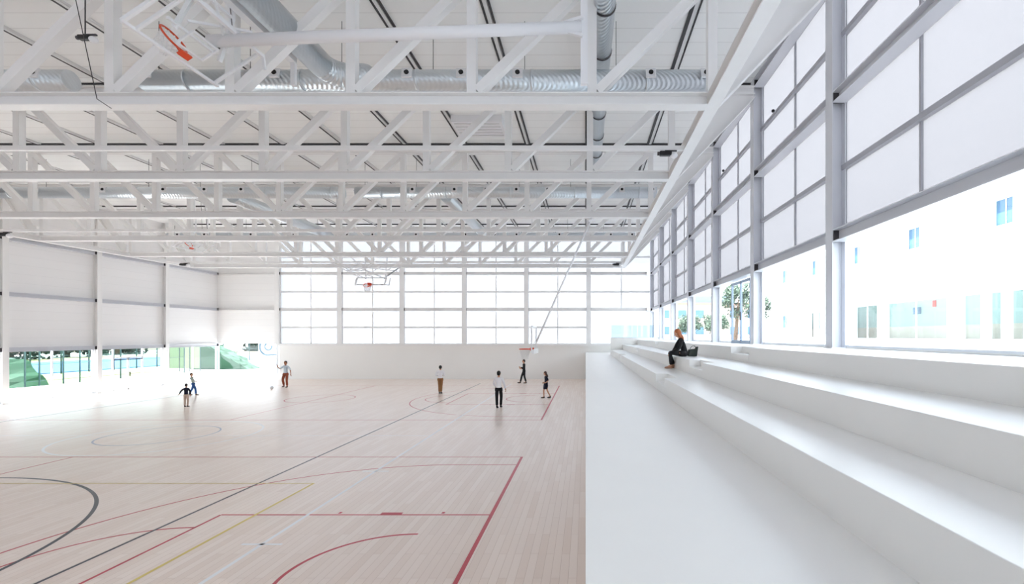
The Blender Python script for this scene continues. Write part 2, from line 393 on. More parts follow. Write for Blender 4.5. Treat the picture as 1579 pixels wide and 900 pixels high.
# ------------------------------------------------------------------ glazing
wnum = [1]
def window(parts, label, loc):
    wnum[0] += 1
    e = empty('window_%d' % wnum[0], (0, 0, 0), label=label, cat='window', kind='structure')
    for nm, mb, m in parts: mb.build(nm, m, e)
    return e
def mull_r(y0, y1, zlo, zhi, horiz=True):
    f = MB()
    ym = (y0+y1)/2; zm = (zlo+zhi)/2
    f.box(XR-.04, XR+.03, ym-.025, ym+.025, zlo, zhi)
    if horiz: f.box(XR-.1, XR+.03, y0, y1, zm-.055, zm+.055)
    for yy in (y0, y1-.05): f.box(XR-.06, XR+.03, yy, yy+.05, zlo, zhi)
    f.box(XR-.06, XR+.03, y0, y1, zlo, zlo+.05); f.box(XR-.06, XR+.03, y0, y1, zhi-.05, zhi)
    return f
for k in range(8):
    y1, y0 = GY[k]+(.25 if k == 0 else -.05), GY[k+1]+.05
    if k == 7: y0 = YN
    where = '%s bay from the far right corner' % ORD[k]
    parts = []
    for (lo, hi) in ((B1[1]-.1, B2[0]+.1), (B2[1]-.1, B3[0]+.1)):
        parts.append(('mullion', mull_r(y0, y1, lo, hi), 'mull'))
        parts.append(('frosted_pane', MB().face([(XR, y0, lo), (XR, y1, lo), (XR, y1, hi), (XR, y0, hi)]), 'frost_r'))
    f = MB()
    for yy in (y0, y1-.06): f.box(XR-.05, XR+.03, yy, yy+.06, LED+.03, B1[0]+.1)
    f.box(XR-.05, XR+.03, y0, y1, LED+.03, LED+.07)
    f.box(XR-.05, XR+.03, y0, y1, B1[0]+.02, B1[0]+.1)
    parts.append(('clear_frame', f, 'alu'))
    parts.append(('clear_pane', MB().face([(XR, y0, LED), (XR, y1, LED), (XR, y1, B1[0]+.1), (XR, y0, B1[0]+.1)]), 'glass'))
    window(parts, 'tall right glazing with frosted panes over clear glass, '+where, None)
# glass door leaf pair in the bay 15.7-20.66
dr = empty('door_1', (XR-.09, 17.6, LED), label='double glazed exit door with blue grey frame in the right glazing', cat='door', kind='structure')
f = MB()
for yy in (-1.03, 0, 1.03): f.box(-.04, .03, yy-.035, yy+.035, 0, 2.25)
f.box(-.04, .03, -1.03, 1.03, 0, .12); f.box(-.04, .03, -1.03, 1.03, 2.18, 2.28)
f.build('door_frame', 'blueframe', dr)
MB().box(-.09, -.05, -.12, -.08, .85, 1.15).build('door_handle', 'dark', dr)
# back wall glazing
for k in range(6):
    x0, x1 = BX[k]+.02, BX[k+1]-.02
    if k == 5: x1 = XR
    parts = []
    for r, (lo, hi) in enumerate(((EYE-.66, EYE+2.14), (EYE+2.3, EYE+5.14), (EYE+5.3, EYE+8.0))):
        f = MB(); xm = (x0+x1)/2; zm = (lo+hi)/2
        if not (k == 5 and r == 0):
            f.box(xm-.045, xm+.045, YB-.08, YB, lo, hi)
            f.box(x0, x1, YB-.12, YB, zm-.075, zm+.075)
        f.box(x0, x0+.05, YB-.06, YB, lo, hi); f.box(x1-.05, x1, YB-.06, YB, lo, hi); f.box(x0, x1, YB-.06, YB, lo, lo+.05); f.box(x0, x1, YB-.06, YB, hi-.05, hi)
        parts.append(('mullion', f, 'steel'))
        parts.append(('frosted_pane', MB().face([(x0, YB+.01, lo), (x1, YB+.01, lo), (x1, YB+.01, hi), (x0, YB+.01, hi)]), 'frost'))
    window(parts, 'frosted glazing of the far wall, %s bay from the left' % ORD[k], None)
# clear strip of the left wall and of the far left corner
for k in range(4):
    y1, y0 = (YB if k == 0 else GY[k]), GY[k+1]
    if k == 3: y0 = 15.5
    f = MB()
    for yy in (y0+.16, (y0+y1)/2-.04, y1-.22):
        if k == 1 and abs(yy-(y0+y1)/2) < .1: continue
        f.box(XL-.04, XL+.05, yy, yy+.07, 0, EYE-.62)
    f.box(XL-.04, XL+.05, y0, y1, 0, .05)
    p = [('mullion', f, 'alu'), ('clear_pane', MB().face([(XL, y0, 0), (XL, y1, 0), (XL, y1, EYE-.6), (XL, y0, EYE-.6)]), 'glass')]
    window(p, 'clear ground level glazing of the left wall, %s bay from the far corner' % ORD[k], None)
f = MB().box(XL, BX[0]-.2, YB+.02, YB+.1, 0, .05).box(XL, XL+.08, YB+.02, YB+.1, 0, EYE-.6).box(BX[0]-.3, BX[0]-.1, YB-.1, YB+.12, 0, EYE-.62)
window([('frame', f, 'alu'), ('clear_pane', MB().face([(XL, YB+.05, 0), (BX[0], YB+.05, 0), (BX[0], YB+.05, EYE-.6), (XL, YB+.05, EYE-.6)]), 'glass')],
       'clear ground level glazing in the far left corner', None)
dl = empty('door_2', (XL+.06, 32.7, 0), label='white framed double glass entrance doors in the left wall', cat='door', kind='structure')
f = MB()
for yy in (-1.05, 0, 1.05): f.box(-.03, .05, yy-.045, yy+.045, 0, 2.15 if yy == 0 else EYE-.85)
f.box(-.03, .05, -1.05, 1.05, 2.1, 2.2); f.box(-.03, .05, -1.05, 1.05, 0, .1)
f.build('door_frame', 'alu', dl)
MB().box(-.02, .07, -1.0, 1.0, 2.02, 2.08).build('closer_rail', 'dark', dl)
MB().box(.05, .1, .06, .1, .9, 1.2).build('door_handle', 'dark', dl)

# ------------------------------------------------------------------ roof trusses
TXR, TXL = 2.65, -28.65
NODES = [2.76-2.62*k for k in range(13)]     # 2.76 ... -28.68
NODES[-1] = -28.55
CB, CT = EYE+5.0, EYE+5.27                   # bottom chord
TB, TT = EYE+7.72, EYE+7.98                  # top chord
def make_truss():
    e = empty('roof_truss', (0, 0, 0))
    MB().ibeam((TXR, 0, (CB+CT)/2), (TXL, 0, (CB+CT)/2), .3, CT-CB, .024, .016).build('bottom_chord', 'steel', e)
    MB().ibeam((CX, 0, (TB+TT)/2), (XL+.35, 0, (TB+TT)/2), .3, TT-TB, .024, .016).build('top_chord', 'steel', e)
    for x in NODES: MB().bar((x, 0, CT-.01), (x, 0, TB+.01), .2, .2, up=(0, 1, 0)).build('vertical', 'steel', e)
    for k in range(12):
        a, b = NODES[k], NODES[k+1]          # a right of b
        if k < 6: p, q = (b+.12, 0, CT+.06), (a-.1, 0, TB-.02)
        else: p, q = (a-.12, 0, CT+.06), (b+.1, 0, TB-.02)
        MB().bar(p, q, .2, .2, up=(0, 1, 0)).build('diagonal', 'steel', e)
    for sgn, xe, xw in ((1, TXR, CX), (-1, TXL, XL+.3)):
        a = xe+.25*sgn; L = abs(xw-a)
        P = [(a, CB+.0), (xw, EYE+7.62), (xw, TB+.01), (xw-sgn*.8*L/2.5, TB+.01), (a, CB+.75)]
        w = MB().poly(P, 'y', -.012, .012)
        w.sweep((a, 0, CB+.012), (xw, 0, EYE+7.632), [(-.15, -.012), (.15, -.012), (.15, .012), (-.15, .012)], (0, 0, 1))
        w.bar((a, 0, CB+.78), (xw-sgn*.8*L/2.5, 0, TB), .3, .024)
        w.build('end_strut', 'steel', e)
    return e
tr = make_truss()
trlab = ['closest roof truss with the biggest diagonals across the top of the photo', 'second closest white roof truss', 'third closest white roof truss', 'fourth closest white roof truss, its left end above the left wall',
         'fifth white roof truss, second from the far wall', 'farthest white roof truss, just before the far glazing']
for i in range(6):
    t = tr if i == 0 else copy_tree(tr)
    t.location = (0, GY[6-i]-.15, 0); tag(t, trlab[i], 'roof truss', 'white roof trusses')
for x, s, lab in ((TXR+.13, 1, 'right'), (TXL-.13, -1, 'left')):
    o = MB().ibeam((x, YN+.05, (CB+CT)/2), (x, GY[1]+.1, (CB+CT)/2), .28, CT-CB+.004, .024, .016).build('edge_beam', 'steel')
    tag(o, 'long steel beam joining the %s ends of the trusses' % lab, 'beam')
# secondary tubes hung between trusses in alternate bays
for y, lab in ((13.05, 'closest'), (23.2, 'middle'), (33.1, 'farthest')):
    e = empty('hanger_rail', (0, y, EYE+5.06), label='slim white rail across the hall at truss foot level, %s of three' % lab, cat='rail', group='slim rails between the trusses')
    MB().bar((TXR, 0, 0), (TXL, 0, 0), .1, .12, up=(0, 0, 1)).build('rail_tube', 'steel', e)

# dark transverse joints and longitudinal tracks on the ceiling
for i in range(6):
    y = GY[6-i]+.12
    o = MB().box(XL, CX, y, y+.16, ZC-.06, ZC).build('trim_%d' % (i+2), 'track')
    tag(o, 'dark joint in the roof soffit behind the %s truss' % ['closest', 'second', 'third', 'fourth', 'fifth', 'farthest'][i], 'joint', kind='structure')
tracks = [0.15+2.62, .12, -2.5, -5.2, -7.78, -10.4, -13.0, -15.6, -18.25, -20.9, -23.5, -26.1]
for i, x in enumerate(tracks):
    e = empty('ceiling_track', (x, 15, ZC), label='long dark double track on the roof soffit, %s from the right' % ORD[i], cat='ceiling track', group='dark tracks on the roof soffit')
    w1, w2 = (.09, .03) if i in (0, 1) else ((.045, .05) if i < 5 else (.05, .02))
    MB().box(-w1/2-.09, w1/2-.09, -17, 25.2, -.05, 0).build('dark_channel', 'track', e)
    MB().box(.1-w2/2, .1+w2/2, -17, 25.2, -.05, 0).build('dark_channel', 'track' if i < 5 else 'trackw', e)
    MB().box(-.05, .05, -17, 25.2, -.045, 0).build('light_strip', 'trackw', e)

# ------------------------------------------------------------------ ducts
DZ = EYE+6.7
DIFF = [-27.2, -25.4, -22.3, -19.5, -17.6, -15.9, -14.2, -11.3, -8.0, -6.06, -4.6, -3.2, -1.75, 1.68, 3.1]
def tduct(y, x0, x1, label, r=.26):
    e = empty('air_duct', (0, y, DZ), label=label, cat='duct')
    MB().tube((x0, 0, 0), (x1, 0, 0), r, 28).build('duct_pipe', 'duct', e)
    for x in DIFF:
        if not (x0 < x < x1+.05): continue
        d = Vector((0, -math.cos(.25), -math.sin(.25)*-1)); c = Vector((x, 0, 0))+d*(r+.01)
        d = Vector((0, -1, .25)).normalized(); c = Vector((x, 0, 0))+d*(r+.012)
        n = MB().bar(c-d*.03, c+d*.015, .26, .26).build('nozzle_plate', 'white', e)
        MB().tube(c+d*.01, c+d*.045, .06, 16).build('nozzle_opening', 'dark', n)
    xx = x0+1.2
    while xx < x1-.3:
        MB().tube((xx-.03, 0, 0), (xx+.03, 0, 0), r+.012, 28).build('joint_collar', 'duct', e); xx += 3.0
    for xx in [x0+.4+2.4*i for i in range(int((x1-x0)/2.4))]:
        MB().tube((xx, 0, r-.01), (xx, 0, ZC-DZ-.02), .008, 6).build('hanger_wire', 'track', e)
    return e
tduct(12.7, -13.5-14, -13.5, 'galvanised cross duct with a closed round end at the top left')
tduct(12.7, -11.6, 3.2, 'nearest long galvanised cross duct behind the closest truss')
tduct(22.6, -28.0, -11.3, 'galvanised cross duct behind the third truss, left part')
tduct(22.6, -10.7, 3.3, 'galvanised cross duct behind the third truss, right part')
tduct(32.5, -28.0, 3.3, 'farthest galvanised cross duct behind the fifth truss')
def lduct(x, y0, y1, z, r, label, elbow=None, rings=True, r2=None):
    e = empty('air_duct', (x, y0, z), label=label, cat='duct')
    L = y1-y0
    MB().tube((0, 0, 0), (0, L, 0), r, 28, r2=r2).build('duct_pipe', 'duct', e)
    if elbow:
        m = MB(); pts = []
        for i in range(7):
            a = i/6*PI/2; pts.append(Vector((elbow*.55*(1-math.cos(a)), L+.55*math.sin(a)-.02, 0)))
        pts.append(pts[-1]+Vector((elbow*.3, 0, 0)))
        m.path(pts, r, 24)
        for p in pts: m.ball(p, r, seg=16)
        m.build('elbow', 'duct', e)
    if rings:
        yy = .8
        while yy < L: MB().tube((0, yy-.025, 0), (0, yy+.025, 0), r+.014-(0 if not r2 else (r-r2)*yy/L), 28).build('joint_collar', 'darksteel_shade', e); yy += 1.7
    return e
lduct(-6.55, YN+.3, 12.0, DZ+.02, .3, 'shiny galvanised duct running away from the viewer at the upper left', elbow=1, rings=False)
lduct(-6.6, 22.9, 31.9, DZ-.1, .27, 'galvanised duct running away between the two far cross ducts', rings=False)
lduct(-16.7, 22.9, 31.9, DZ-.1, .3, 'galvanised duct running away beside the left half of the far trusses', rings=False)
lduct(.42, YN+.3, 20.0, EYE+7.25, .27, 'blue grey ringed duct running straight away near the photo centre top', r2=.22)

# grey ventilation box on the ceiling
e = empty('roof_ventilator', (-4.1, 18.8, ZC), label='flat white ventilation box on the roof soffit behind the second truss', cat='ventilator')
MB().box(-.95, .95, -.7, .7, -.28, 0).build('housing', 'white', e)
m = MB()
for i in range(5): m.box(-.85, .85, -.6+i*.26, -.6+i*.26+.05, -.31, -.28)
m.build('grille', 'trackw', e)

# ------------------------------------------------------------------ floodlights / cameras on rails
def spot(loc, label, s=1, rz=0):
    e = empty('security_camera', loc, rz, label=label, cat='security camera')
    MB().box(-.16*s, .16*s, -.07*s, .07*s, -.14*s, -.02*s).build('camera_housing', 'dark', e, bevel=.02)
    MB().tube((-.16*s, 0, -.08*s), (-.22*s, 0, -.08*s), .05*s, 12).build('lens', 'darksteel_shade', e)
    MB().box(-.02, .3*s, -.02, .02, -.02, .01).build('bracket', 'darksteel_shade', e)
    MB().ball((.22*s, 0, -.13*s), .1*s, .1*s, .08*s).build('dome', 'white', e)
    return e
spot((2.15, 13.0, EYE+4.98), 'black camera and white dome at the right end of the closest slim rail')
spot((2.1, 33.0, EYE+4.98), 'small black camera at the right end of the farthest slim rail', 1.2)
spot((-27.9, 23.2, EYE+4.98), 'black camera under the slim rail at the left edge of the photo', 1.3)
spot((-27.4, 33.0, EYE+4.98), 'black camera at the left end of the farthest slim rail', 1.3)
e_cam = spot((-10.55, 10.2, EYE+6.35), 'black camera hanging near the top left above the closest truss chord', .8)
MB().tube((0, 0, 0), (0, 0, 8.26-6.35), .012, 6).build('hanging_rod', 'track', e_cam)
for (x, y, z, lab) in ((XR-.17, 14.4, EYE+6.7, 'tiny black sensor on the frosted glazing right of the second nearest column'),
                       (XR-.17, 19.6, EYE+6.7, 'tiny black sensor on the frosted glazing right of the third nearest column')):
    e = empty('sensor', (x, y, z), label=lab, cat='sensor')
    MB().ball((0, 0, 0), .05).build('sensor_head', 'dark', e); MB().tube((0, 0, 0), (.1, 0, -.03), .02, 8).build('sensor_arm', 'white', e)

# ------------------------------------------------------------------ ceiling hung basketball goals
def net(mb, c, r, L, ax=Vector((0, 0, -1))):
    ax = ax.normalized(); u = ax.orthogonal().normalized(); v = ax.cross(u)
    n = 12; lv = 5
    P = [[Vector(c)+(u*math.cos(2*PI*(i+.5*j)/n)+v*math.sin(2*PI*(i+.5*j)/n))*r*(1-.42*j/lv)+ax*L*j/lv for i in range(n)] for j in range(lv+1)]
    for j in range(lv):
        for i in range(n):
            mb.tube(P[j][i], P[j+1][i], .008, 4); mb.tube(P[j][i], P[j+1][(i-1) % n], .008, 4)
def fr(mb, pts, w):
    for a, b in zip(pts, pts[1:]): mb.bar(a, b, w, w, up=(0, .01, 1) if abs((Vector(b)-Vector(a)).normalized().z) < .9 else (0, 1, 0))
# folded goal: local frame, backboard lies tilted; width along y
def folded_goal(loc, label, side=1, stay=None):
    e = empty('basketball_goal', loc, label=label, cat='basketball goal', group='basketball goals hung from the trusses')
    L, R = Vector((-.48, 0, -.325)), Vector((.48, 0, .325)); up = R-L; Y = Vector((0, 1, 0)); n = Vector((-.56, 0, .83))
    m = MB(); h = .9
    fr(m, [L-Y*h, R-Y*h, R+Y*h, L+Y*h, L-Y*h], .05)
    m.build('backboard_frame', 'white', e)
    m = MB(); m.sweep(L*.96, R*.96, [(-.86, -.008), (.86, -.008), (.86, .008), (-.86, .008)], n)
    m.build('backboard', 'boardglass', e)
    q = MB(); a, b = L*.55, L*-.1
    fr(q, [a-Y*.3, b-Y*.3, b+Y*.3, a+Y*.3, a-Y*.3], .035); q.build('target_square', 'white', e)
    base = L*.75
    c = base+n*.38
    g = MB(); g.ring(c, Y, n, .255, .02); g.bar(base+n*.0-Y*.09, base+n*.15-Y*.09, .03); g.bar(base-Y*-.09, base+n*.15+Y*.09, .03)
    g.bar(base-Y*.12, base+Y*.12, .12, .04, up=n); rim = g.build('rim', 'orange', e)
    g = MB(); net(g, c, .225, .35, Vector((-.83, 0, -.56))); g.build('net', 'net', rim)
    # folding mast: outer frame continuing towards the viewer and up to the roof
    m = MB()
    fr(m, [L-Y*1.15, L-Y*.9], .06); fr(m, [L-Y*1.15, L-Y*1.15+up*.8], .06); fr(m, [L+Y*.9, L+Y*1.0], .06)
    for s in (-.55, .55):
        a = Vector((-.1, s, -.06)); k = Vector((.25, s*.8, .75)); t = Vector((.1, s*.8, ZC-loc[2]-.01))
        m.bar(a, k, .07); m.bar(k, t, .07)
    m.bar((.25, -.45, .75), (.25, .45, .75), .06); m.bar((.4, -.5, .42), (.4, .5, .42), .06)
    m.bar((.5, -1.3, .3), (.5, 1.0, .3), .07); m.bar((.5, 1.0, .3), (.5, 1.05, .05), .05); m.bar((-.05, -.75, .0), (-.05, .35, .0), .05)
    m.bar((.1, -.5, .1), (.6, .5, .52), .04); m.bar((.1, .5, .1), (.6, -.5, .52), .04)
    m.build('folding_mast', 'white', e)
    w = MB(); w.tube((.25, 0, .75), (.1, .1, 2.5), .008, 6); w.tube((.3, .4, .3), (.1, .35, 2.5), .008, 6); w.build('lifting_cable', 'darksteel_shade', e)
    if stay:
        s = MB(); a, b = Vector(stay[0]), Vector(stay[1])
        s.tube(a, b, .115, 16)
        for dz in (-.17, .17): s.bar(b-Vector((.75, 0, 0)), b+Vector((.05, 0, dz)), .06)
        s.build('stay_tube', 'white', e)
        s = MB(); s.bar(b+Vector((.05, 0, -1.05)), b+Vector((.05, 0, 1.6)), .12, .06, up=(0, 1, 0)); s.build('stay_post', 'white', e)
    return e
g1 = folded_goal((-7.43, 9.4, EYE+5.70), 'large folded basketball goal with orange rim at the top left')
# its long stay: built in the goal's own frame
o = Vector((-7.43, 9.4, EYE+5.70))
a = Vector((-7.5, 9.65, EYE+5.88))-o; b = Vector((-.08, 9.65, EYE+6.16))-o
s = MB(); s.tube(a, b, .115, 16)
for dz in (-.17, .2): s.bar(b-Vector((.6, 0, 0)), b+Vector((.02, 0, dz)), .06)
s.build('stay_tube', 'white', g1)
s = MB(); s.bar(b+Vector((.05, .1, -1.1)), b+Vector((.05, .1, 1.8)), .1, .14, up=(1, 0, 0)); s.build('stay_post', 'white', g1)
g3 = folded_goal((-22.6, 28.2, EYE+5.35), 'small far basketball goal folded up with red rim above the left wall')
# hoist rail beside the shiny duct
e = empty('hoist_rail', (-7.0, 3, EYE+6.6), label='white hoist rail beside the shiny duct at the upper left', cat='rail')
MB().bar((0, -5, 0), (0, 8.6, 0), .16, .14).build('rail_box', 'white', e)
MB().bar((0, 8.6, .05), (0, 8.6, -.6), .1, .1, up=(1, 0, 0)).build('end_post', 'white', e)

# half raised goal at far centre, board facing the viewer
g2 = empty('basketball_goal', (-13.2, 29.6, EYE+3.15), label='half raised basketball goal with small red rim in front of the far glazing', cat='basketball goal', group='basketball goals hung from the trusses')
m = MB(); A = [(-.9, 0, 0), (.9, 0, 0), (.9, .3, .45), (-.9, .3, .45), (-.9, 0, 0)]; fr(m, A, .07); fr(m, [(-1.05, .5, .45), (-1.05, .3, 0), (-.9, 0, 0)], .05); fr(m, [(1.05, .5, .45), (1.05, .3, 0), (.9, 0, 0)], .05)
m.build('backboard_frame', 'white', g2)
m = MB(); m.face([(-.88, 0, 0), (.88, 0, 0), (.88, .29, .44), (-.88, .29, .44)]); m.build('backboard', 'boardglass', g2)
g = MB(); g.ring((0, -.33, -.05), (1, 0, 0), (0, .8, .6), .235, .02); g.box(-.1, .1, -.12, 0, -.12, .1); rim = g.build('rim', 'orange', g2)
g = MB(); net(g, (0, -.33, -.07), .225, .4); g.build('net', 'net', rim)
m = MB()
for s in (-1, 1):
    m.bar((.6*s, .8, .45), (.55*s-1.2, .9, 1.0), .06); m.bar((.55*s-1.2, .9, 1.0), (.55*s-2.3, .9, 1.95), .06); m.bar((.6*s, .8, .45), (.7*s, .9, 1.95), .05)
m.bar((-2.6, .9, 1.2), (1.6, .9, 1.2), .07); m.bar((-1.7, .9, 1.0), (-.6, .9, 1.0), .06); m.bar((-2.9, .9, 1.5), (1.6, .9, 1.5), .05)
m.bar((-1.9, .9, 1.2), (0, .9, .5), .05); m.bar((-2.9, .9, 1.5), (-.9, .6, .5), .06); m.bar((-2.2, 1.2, 1.35), (1.2, 1.2, 1.0), .06); m.bar((-1.5, .5, .95), (1.5, .5, 1.35), .05); m.bar((1.5, .9, 1.5), (1.5, .9, 1.0), .05)
for xx in (-1.6, -.8, 0, .8): m.bar((xx, .5, .9), (xx+.5, 1.2, 1.5), .04); m.bar((1.5, .9, 1.2), (.5, .9, .5), .05)
for xx in (-2.6, 1.5): m.bar((xx, .9, 1.2), (xx, .9, 2.0), .05)
m.build('folding_mast', 'white', g2)

# lowered goal seen edge-on at the right side of the court
g4 = empty('basketball_goal', (-2.2, 20.6, EYE-.55), label='lowered basketball goal seen edge on with orange rim and long slanting pole', cat='basketball goal', group='basketball goals hung from the trusses')
m = MB(); fr(m, [(0, -.9, -.1), (0, .9, -.1), (0, .9, .95), (0, -.9, .95), (0, -.9, -.1)], .06); m.box(.03, .1, -.9, .9, -.18, .0)
m.build('backboard_frame', 'white', g4)
m = MB(); m.face([(0, -.88, -.08), (0, .88, -.08), (0, .88, .93), (0, -.88, .93)]); m.build('backboard', 'boardglass', g4)
g = MB(); g.ring((-.38, 0, 0), (1, 0, 0), (0, 1, 0), .235, .02); g.box(-.16, 0, -.1, .1, -.06, .06); rim = g.build('rim', 'orange', g4)
g = MB(); net(g, (-.38, 0, -.02), .225, .4); g.build('net', 'net', rim)
m = MB()
m.tube((.08, 0, .25), (2.45, 0, 5.55), .04, 12)
m.bar((.08, -.5, .3), (.08, .5, .3), .06); m.bar((2.3, -.2, 5.4), (2.6, .2, 5.53), .08)
m.build('slanting_pole', 'white', g4)

# hanging cables top left
for pts, lab in (([(-10.6, 10, ZC-.02), (-10.55, 10, EYE+7), (-10.1, 10, EYE+4.9), (-9.9, 10.1, EYE+4.75)], 'thin cable hanging beside the camera at the top left'),):
    o = MB().path(pts, .008, 6).build('hanging_cable', 'track'); tag(o, lab, 'cable')

# ------------------------------------------------------------------ outside, right
og = struct(MB().box(XR+.15, 140, -15, 160, LED-.6, LED-.22), 'ground_courtyard', 'concrete_out', 'bright paved courtyard beyond the right glazing', cat='ground')
bld = empty('school_building', (20, 30, LED-.22), label='white building with small blue windows across the courtyard at the right', cat='building')
up_w = [(22.64, 23.87), (29.0, 30.3), (35.35, 36.4), (41.8, 43.1), (48.1, 49.6), (16.2, 17.5)]
holes = [(a, b, EYE+5.33, EYE+6.67) for a, b in up_w]
low = [(48.1, 49.6, .8, 2.1), (41.3, 42.1, -.15, 2.1), (42.4, 43.4, -.15, 2.1), (33.2, 36.2, -.2, 2.2), (26.8, 32.4, -.2, 2.2), (24.5, 25.9, -.2, 2.2), (23.3, 24.2, -.2, 2.2), (22.1, 23.0, -.2, 2.2), (17.5, 21.5, -.2, 2.2)]
holes += [(a, b, EYE+c, EYE+d) for a, b, c, d in low]
ys = sorted({-5.0, 52.0} | {h[0] for h in holes} | {h[1] for h in holes}); zs = sorted({LED-.22, EYE+9.2} | {h[2] for h in holes} | {h[3] for h in holes})
m = MB()
for i in range(len(ys)-1):
    j = 0
    while j < len(zs)-1:
        yc = (ys[i]+ys[i+1])/2
        inh = lambda q: any(h[0] < yc < h[1] and h[2] < (zs[q]+zs[q+1])/2 < h[3] for h in holes)
        if inh(j): j += 1; continue
        k = j
        while k+1 < len(zs)-1 and not inh(k+1): k += 1
        m.box(0, .35, ys[i]-30, ys[i+1]-30, zs[j]-(LED-.22), zs[k+1]-(LED-.22)); j = k+1
m.box(.35, 12, 21.9, 22, 0, 9.6); m.box(.35, 12, -35, 22, 9.3, 9.6)
m.build('facade', 'facade', bld)
for h in holes:
    y0, y1, z0, z1 = h[0]-30, h[1]-30, h[2]-(LED-.22), h[3]-(LED-.22)
    small = h[2] > EYE+3 or (h[1]-h[0] < 1.6 and h[2] > EYE+.5)
    f = MB().box(.2, .27, y0, y0+.05, z0, z1).box(.2, .27, y1-.05, y1, z0, z1).box(.2, .27, y0, y1, z0, z0+.05).box(.2, .27, y0, y1, z1-.05, z1)
    ym = (y0+y1)/2
    if small or y1-y0 > 2.5: f.box(.2, .27, ym-.025, ym+.025, z0, z1)
    fo = f.build('window_frame', 'alu', bld)
    if small:
        MB().box(.23, .25, y0, y1, z0, z1).build('pane', 'darkglass', fo)
        MB().box(-.06, .2, y0-.08, y1+.08, z0-.05, z0).build('sill', 'facade', fo)
    else:
        MB().face([(.24, y0, z0), (.24, y1, z0), (.24, y1, z1), (.24, y0, z1)]).build('pane', 'glass', fo)
MB().box(2.2, 2.3, -20, 21.8, 1.15, 3.0).build('room_wall', 'roomwall', bld)
MB().box(2.18, 2.3, -20, 21.8, 0, 1.15).build('room_dado', 'roomdado', bld)
MB().box(2.14, 2.19, .6, .9, 2.35, 2.75).build('wall_notice', 'sign_red', bld)
MB().box(2.05, 2.19, 2.0, 2.6, 1.95, 2.4).build('display_screen', 'darkglass', bld)

def tree(x, y, z0, h, r, label, m='leaf', seed=1, cat='tree', grp=None, trunk=.35):
    rnd = random.Random(seed)
    e = empty('leafy_tree', (x, y, z0), label=label, cat=cat, group=grp)
    t = MB(); t.tube((0, 0, 0), (.05*h, 0, h*max(trunk, .3)*1.6), .04*h, 8, r2=.02*h)
    for i in range(4):
        a = i*1.6; t.tube((.03*h, 0, h*max(trunk, .3)), (r*.5*math.cos(a), r*.5*math.sin(a), h*.7), .018*h, 6, r2=.008*h)
    t.build('trunk', 'bark', e)
    b = MB()
    ls = .06*r+.03
    cl_ = []
    for i in range(22):
        a = rnd.uniform(0, 2*PI); rr = r*math.sqrt(rnd.random())*.75
        cl_.append((Vector((rr*math.cos(a), rr*math.sin(a), h*(trunk+.1)+rnd.random()*h*(.85-trunk))), r*rnd.uniform(.25, .42)))
    for i in range(2600):
        c, s_ = rnd.choice(cl_); d = Vector((rnd.gauss(0, 1), rnd.gauss(0, 1), rnd.gauss(0, .8))).normalized()*s_*rnd.random()**.4
        u = Vector((rnd.gauss(0, 1), rnd.gauss(0, 1), rnd.gauss(0, 1))).normalized(); v = u.orthogonal().normalized(); q = c+d; L_ = ls*rnd.uniform(.7, 1.5)
        b.face([q-u*L_, q+v*L_*.5, q+u*L_, q-v*L_*.5])
    b.build('foliage', m, e)
    return e
tree(13.6, 44, LED-.22, 5.4, 1.5, 'slender pale tree seen through the right glass behind the exit door', 'leafpale', 3)
tree(19.5, 55, LED-.22, 5.0, 1.6, 'low leafy tree at the left corner of the white building', 'leafpale', 4)
tree(13.2, 62, LED-.22, 3.0, 1.8, 'low bush in front of the pink distant building, left one', 'leafpale', 5)
tree(17.2, 64, LED-.22, 3.2, 1.9, 'low bush in front of the pink distant building, right one', 'leafpale', 6)
pb = empty('apartment_building', (24, 92, LED-.22), label='distant pinkish building with orange roof edge beyond the right glass', cat='building')
MB().box(-14, 10, 0, 12, 0, 6.4).build('wall', 'pinkwall', pb)
MB().box(-14.3, 10.3, -.4, 12.3, 6.4, 6.8).build('roof', 'tile', pb)
MB().box(-6, 4, 1, 9, 6.8, 8.2).build('roof_plant', 'roofblue', pb)
for i in range(7):
    for zz in (.8, 3.9):
        MB().box(-13+i*3.3, -11.4+i*3.3, -.05, .1, zz, zz+1.5).build('window', 'darkglass', pb)

# ------------------------------------------------------------------ outside, left
lg = struct(MB().box(-220, XL-.12, -30, 200, -.12, -.02).box(XL-.12, 5, YB+.12, 200, -.12, -.02), 'ground_playground', 'concrete_out', 'bright paving beyond the left glazing', cat='ground')
o = MB().box(-50, -39.8, 36, 49.5, -.019, 0.0).box(-86, -50, 30, 120, -.019, 0.0).build('court_surround', 'clay'); tag(o, 'sandy surround of the outdoor court beyond the fence', 'court', kind='structure')
o = MB().box(-76, -51, 34, 90, 0.0, .012).build('outdoor_court', 'bluecourt'); tag(o, 'blue outdoor tennis court beyond the left glazing', 'court', kind='structure')
def bank(pts, y0, y1, label, axis='y'):
    m = MB().poly(pts, axis, y0, y1)
    bmesh.ops.subdivide_edges(m.bm, edges=m.bm.edges, cuts=5, use_grid_fill=True)
    rnd = random.Random(2)
    for v in m.bm.verts:
        if v.co.z > .1: v.co += Vector((rnd.uniform(-.15, .15), rnd.uniform(-.15, .15), rnd.uniform(-.12, .12)))
    o = m.build('grass_bank', 'grass'); return tag(o, label, 'grass bank')
bank([(-39.7, 0), (-41.5, 1.9), (-44.5, 2.2), (-47, 0)], 27.0, 35.8, 'green grassy bank seen at the left edge through the glass')
bank([(-43, 0), (-43, 2.6), (-40.9, 2.6), (-38.4, 1.1), (-36.6, 0)], 52.5, 54.6, 'dark green grassy mound seen through the far left corner glass')
